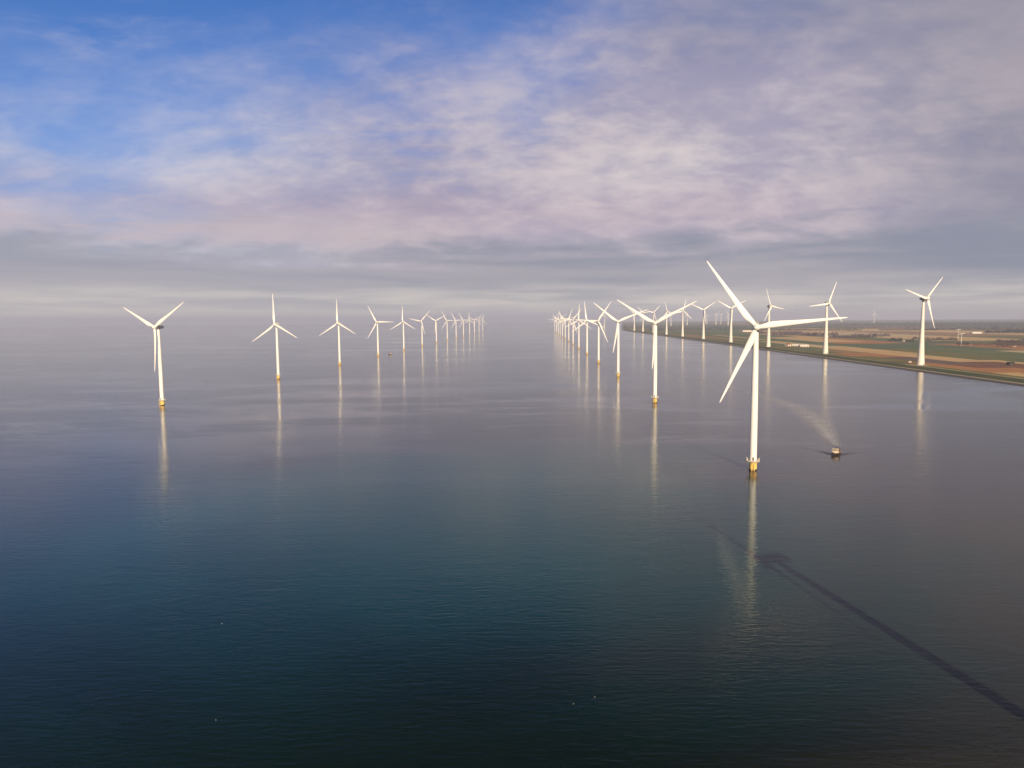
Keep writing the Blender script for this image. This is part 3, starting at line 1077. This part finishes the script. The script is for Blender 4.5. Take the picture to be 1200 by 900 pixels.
g0 = gull()
kids = kid_map()
GL = [(672, 825, 'pale gull floating on the dark water, left of a close pair'), (697, 817, 'pale gull floating on the dark water, right of a close pair'),
      (253, 844, 'pale gull floating alone on the water at lower left'), (260, 731, 'pale gull floating alone on the bluish water farther out at left')]
for i, (px, py, lab) in enumerate(GL):
    g = g0 if i == 0 else copy_tree(g0, kids)
    x, y = at(px, py)
    g.location = (x, y, 0)
    g.rotation_euler = (0, 0, R(40 + 90 * i))
    g.scale = (0.7, 0.7, 0.7)
    g["label"] = lab
    g["group"] = 'gulls on the water'

# ------------------------------------------------------------------ trees, woods
TWIG = mat('winter_twigs', (0.080, 0.058, 0.060), 0.9, 0.35, 0.15)
TWIG2 = mat('reddish_twigs', (0.12, 0.075, 0.058), 0.9, 0.35, 0.15)
EVER = mat('evergreen', (0.022, 0.034, 0.026), 0.9, 0.35, 0.2)
FARW = mat('evergreen_haze_tint', (0.012, 0.020, 0.028), 0.9, 0.3, 0.05)  # blue of the distant haze mixed into the tree colour
BARK = mat('bark', (0.07, 0.055, 0.045), 0.9, 0.2, 0.6)
rng = random.Random(3)


def clump(b, c, rx, ry, rz, n, size, r=rng, mi=0):
    for _ in range(n):
        while True:
            p = Vector((r.uniform(-1, 1), r.uniform(-1, 1), r.uniform(-1, 1)))
            if 0.15 < p.length < 1:
                break
        q = Vector((c[0] + p.x * rx, c[1] + p.y * ry, c[2] + p.z * rz))
        u = Vector((r.gauss(0, 1), r.gauss(0, 1), r.gauss(0, 1))).normalized()
        w = u.cross(Vector((r.gauss(0, 1), r.gauss(0, 1), r.gauss(0, 1)))).normalized()
        s = size * r.uniform(0.5, 1.3)
        b._add([q - u * s, q + w * s * 0.6, q + u * s, q - w * s * 0.5], [(0, 1, 2, 3)], mi)


def tree(crown_mat, h, bare):
    t = thing('bare_tree' if bare else 'evergreen_tree', 'x', 'tree')
    tr = MB().tube([(0, 0, -0.3), (0.1, 0, h * 0.25), (0, 0.15, h * 0.55), (0.1, 0, h * 0.85)], [h * 0.026, h * 0.02, h * 0.013, h * 0.004], 8)
    for k in range(9):
        a = k * 2.4
        z0 = h * (0.25 + 0.055 * k)
        l = h * (0.32 - 0.018 * k)
        tr.tube([(0.05, 0.05, z0), (math.cos(a) * l * 0.5, math.sin(a) * l * 0.5, z0 + l * 0.45), (math.cos(a) * l, math.sin(a) * l, z0 + l * 0.8)], [h * 0.01, h * 0.006, h * 0.002], 5)
    tr.build('trunk', BARK, t)
    cr = MB()
    if bare:
        for k in range(11):
            a = k * 2.4
            rr = h * rng.uniform(0.08, 0.28)
            clump(cr, (math.cos(a) * rr, math.sin(a) * rr, h * rng.uniform(0.42, 0.85)), h * .15, h * .15, h * .14, 42, h * 0.035)
    else:
        for k in range(9):
            z = h * (0.15 + 0.09 * k)
            rr = h * 0.30 * (1 - k / 10)
            for a in range(4):
                clump(cr, (math.cos(a * 1.6 + k) * rr * 0.5, math.sin(a * 1.6 + k) * rr * 0.5, z), rr * .7 + .3, rr * .7 + .3, h * .08, 16, h * 0.04)
    cr.build('crown', crown_mat, t)
    return t


def tree_row(proto, spots, label, group):
    kids = kid_map()
    for i, (px, py, s) in enumerate(spots):
        t = proto if not tree_row.used.get(proto.name) else copy_tree(proto, kids)
        tree_row.used[proto.name] = True
        x, y = at(px, py)
        t.location = (x, y, 0.6 + drop(x, y))
        t.rotation_euler = (0, 0, rng.uniform(0, 6))
        t.scale = (s * rng.uniform(1.1, 1.4), s * rng.uniform(1.1, 1.4), s * 1.2)
        t["label"] = label
        t["group"] = group


tree_row.used = {}
tA, tB, tC = tree(TWIG, 15, True), tree(TWIG2, 14, True), tree(EVER, 12, False)
tree_row(tC, [(1042.5 + 1.7 * i, 400.3 + 0.25 * math.sin(i * 2), rng.uniform(.85, 1.15)) for i in range(9)],
         'dark evergreen tree in the compact clump left of the big right hand turbine', 'evergreen clump in the fields')
tree_row(tC, [(1061.5 + 1.8 * i, 401.0, rng.uniform(.65, .9)) for i in range(6)],
         'dark evergreen tree in the small clump close left of the big turbine tower', 'small evergreen clump')
tree_row(tA, [(1086 + 2.3 * i, 401.2 + 0.2 * math.sin(i), rng.uniform(.8, 1.15)) for i in range(16)],
         'bare brown tree in the long belt right of the big turbine tower', 'tree belt beyond the green field')
tree_row(tA, [(1122 + 2.3 * i, 406.3 + 0.3 * math.sin(i * 1.7), rng.uniform(.7, 1.1)) for i in range(7)],
         'bare brown tree around the foot of the small farm turbine', 'trees by the small farm turbine')
tree_row(tB, [(1141 + 2.6 * i, 406.2 + 0.4 * math.sin(i * 1.3), rng.uniform(.6, 1.0)) for i in range(10)],
         'bare reddish tree in the low hedge between the two farm woods', 'low hedge trees')
tree_row(tB, [(1168 + 2.0 * i, 407.2 + 0.5 * math.sin(i * 2.1), rng.uniform(.8, 1.3)) for i in range(18)],
         'bare reddish tree around the farmhouses at the right edge', 'farmyard trees at the right edge')
tree_row(tA, [(1170 + 2.6 * i, 404.8 + 0.5 * math.sin(i * 2.7), rng.uniform(.9, 1.3)) for i in range(13)],
         'tall bare brown tree standing behind the farmhouses at the right edge', 'tall trees behind the farmhouses')


def wood(name, label, runs, m, seed):
    """far belts of trees that read as one mass"""
    r = random.Random(seed)
    b = MB()
    for x0, x1, py, h, dens in runs:
        px = x0
        while px < x1:
            x, y = at(px, py + r.uniform(-0.25, 0.25))
            hh = h * r.uniform(0.6, 1.15)
            wd = max(8, y / FPX * 1.0) * r.uniform(0.8, 1.3)
            zz = 0.6 + drop(x, y)
            clump(b, (x, y, zz + hh * 0.52), wd, wd, hh * 0.5, dens, hh * 0.2, r)
            px += r.uniform(0.5, 1.3) * max(1.0, 8 * FPX / y / 1.2) * 0.75
    tag(b.build(name, m), label, 'wood', kind='stuff')


wood('far_wood', 'mauve winter woods in belts across the polder', [(886, 940, 391.2, 16, 26), (905, 982, 393.6, 18, 26), (972, 1002, 396.3, 15, 26), (998, 1026, 395.8, 18, 26), (1024, 1042, 394.5, 13, 26), (1070, 1085, 398.0, 12, 26)], TWIG, 11)
wood('far_wood', 'dark line of trees before the horizon at right', [(1155, 1210, 390.6, 17, 24), (1180, 1215, 389.4, 17, 24), (1090, 1215, 386.6, 14, 20), (1030, 1100, 387.2, 13, 20), (880, 1010, 387.6, 14, 20), (760, 900, 386.6, 12, 18)], FARW, 12)
wood('horizon_wood', 'blue grey woods along the hazy horizon', [(728, 1215, 384.8, 13, 12), (728, 1215, 383.0, 15, 12), (900, 1215, 381.6, 19, 12), (980, 1215, 380.6, 23, 12), (1060, 1215, 379.9, 25, 12)], FARW, 13)

# ------------------------------------------------------------------ farm buildings
WALLW = mat('pale_cladding', (0.74, 0.58, 0.48), 0.7, 0.08, 0.2)
WALLB = mat('red_brick', (0.26, 0.12, 0.08), 0.85, 0.15, 0.6)
ROOFR = mat('tile_red', (0.24, 0.10, 0.065), 0.8, 0.18, 0.4)
ROOFG = mat('roof_sheet', (0.40, 0.36, 0.33), 0.7, 0.12, 0.3)
ROOFW = mat('roof_white', (0.78, 0.74, 0.68), 0.6, 0.06, 0.3)
DARKW = mat('tarred_boards', (0.022, 0.024, 0.018), 0.85, 0.25, 0.5)


def barn(name, label, px, py, w, d, h, rh, rz, wall, roof, doors=2, group=None):
    x, y = at(px, py)
    t = thing(name, label, 'building', (x, y, 0.6 + drop(x, y)), R(rz), group)
    b = MB().box((0, 0, h / 2 - 0.1), (w, d, h + 0.2))
    b._add([(-w / 2, -d / 2, h), (-w / 2, d / 2, h), (-w / 2, 0, h + rh - .1)], [(0, 1, 2)])
    b._add([(w / 2, -d / 2, h), (w / 2, d / 2, h), (w / 2, 0, h + rh - .1)], [(0, 2, 1)])
    o = b.build('wall', wall, t)
    r = MB()
    ov = 0.5
    for s in (-1, 1):
        y0, y1 = s * (d / 2 + ov), 0.0
        z0 = h - rh * ov / (d / 2)
        r.rings([[(-w / 2 - ov, y0, z0 + 0.03), (-w / 2 - ov, y1, h + rh + 0.03), (-w / 2 - ov, y1, h + rh + 0.3), (-w / 2 - ov, y0, z0 + 0.3)],
                 [(w / 2 + ov, y0, z0 + 0.03), (w / 2 + ov, y1, h + rh + 0.03), (w / 2 + ov, y1, h + rh + 0.3), (w / 2 + ov, y0, z0 + 0.3)]])
    r.build('roof', roof, t)
    for k in range(doors):
        xx = -w / 2 + w * (k + 0.5) / doors
        MB().box((xx, -d / 2 - 0.04, min(h, 3.6) * 0.45), (min(4.0, w / doors * 0.5), 0.1, min(h, 3.6) * 0.85)).build('door', M['dark'], o)
    return t


barn('barn', 'tallest pale pink shed at the left end of the shore farm', 923.3, 406.0, 13, 16, 6, 5, 20, WALLW, ROOFR, 1, 'sheds of the shore farm')
barn('barn', 'long low pale shed in the middle of the shore farm', 931.5, 405.8, 26, 12, 3.4, 2.4, 4, WALLW, ROOFW, 3, 'sheds of the shore farm')
barn('barn', 'low pale shed at the right end of the shore farm', 942.0, 406.8, 28, 16, 4.6, 3.0, -6, WALLW, ROOFW, 3, 'sheds of the shore farm')
barn('shed', 'black boarded shed alone on the green field at right', 1184.2, 428.0, 11.5, 8, 4.6, 1.6, 3, DARKW, DARKW, 1)
barn('greenhouse', 'long white greenhouse far off at right before the dark tree line', 1143.5, 391.0, 52, 24, 5.5, 3, 2, ROOFW, ROOFW, 4)
barn('greenhouse', 'long white hall far off just left of the nearest rotor hub', 875.2, 388.8, 62, 25, 6, 3, 0, ROOFW, ROOFW, 4)
barn('farmhouse', 'red roofed farmhouse with pale walls among trees at the right edge', 1188.0, 406.6, 17, 10, 4.2, 4.2, 8, WALLW, ROOFR, 2, 'farmhouses at the right edge')
barn('farmhouse', 'brick farmhouse left of the pale farmhouse at the right edge', 1177.5, 406.4, 13, 9, 4.0, 4.0, -10, WALLB, ROOFR, 2, 'farmhouses at the right edge')
barn('barn', 'pale gable wall by the dark evergreen clump left of the big turbine', 1059.0, 400.8, 12, 10, 3.5, 3, 15, WALLW, ROOFG, 1)
barn('barn', 'low pale barn left of the tree belt near the second land turbine', 972.8, 395.0, 24, 12, 3.5, 3, 5, WALLW, ROOFW, 2)

# transformer kiosk at the foot of the big land turbine
x, y = at(1066.0, 425.4)
k = thing('transformer_kiosk', 'small white transformer kiosk beside the foot of the big land turbine', 'kiosk', (x, y, 0.6 + drop(x, y)))
MB().box((0, 0, 1.5), (5.5, 3.2, 3.2)).build('housing', WALLW, k, bevel=0.06)
MB().box((0, 0, 3.22), (5.9, 3.6, 0.24)).build('roof', ROOFG, k, bevel=0.04)
for s in (-1.1, 1.1):
    MB().box((s, -1.63, 1.3), (1.3, 0.08, 2.3)).build('door', M['dark'], k)
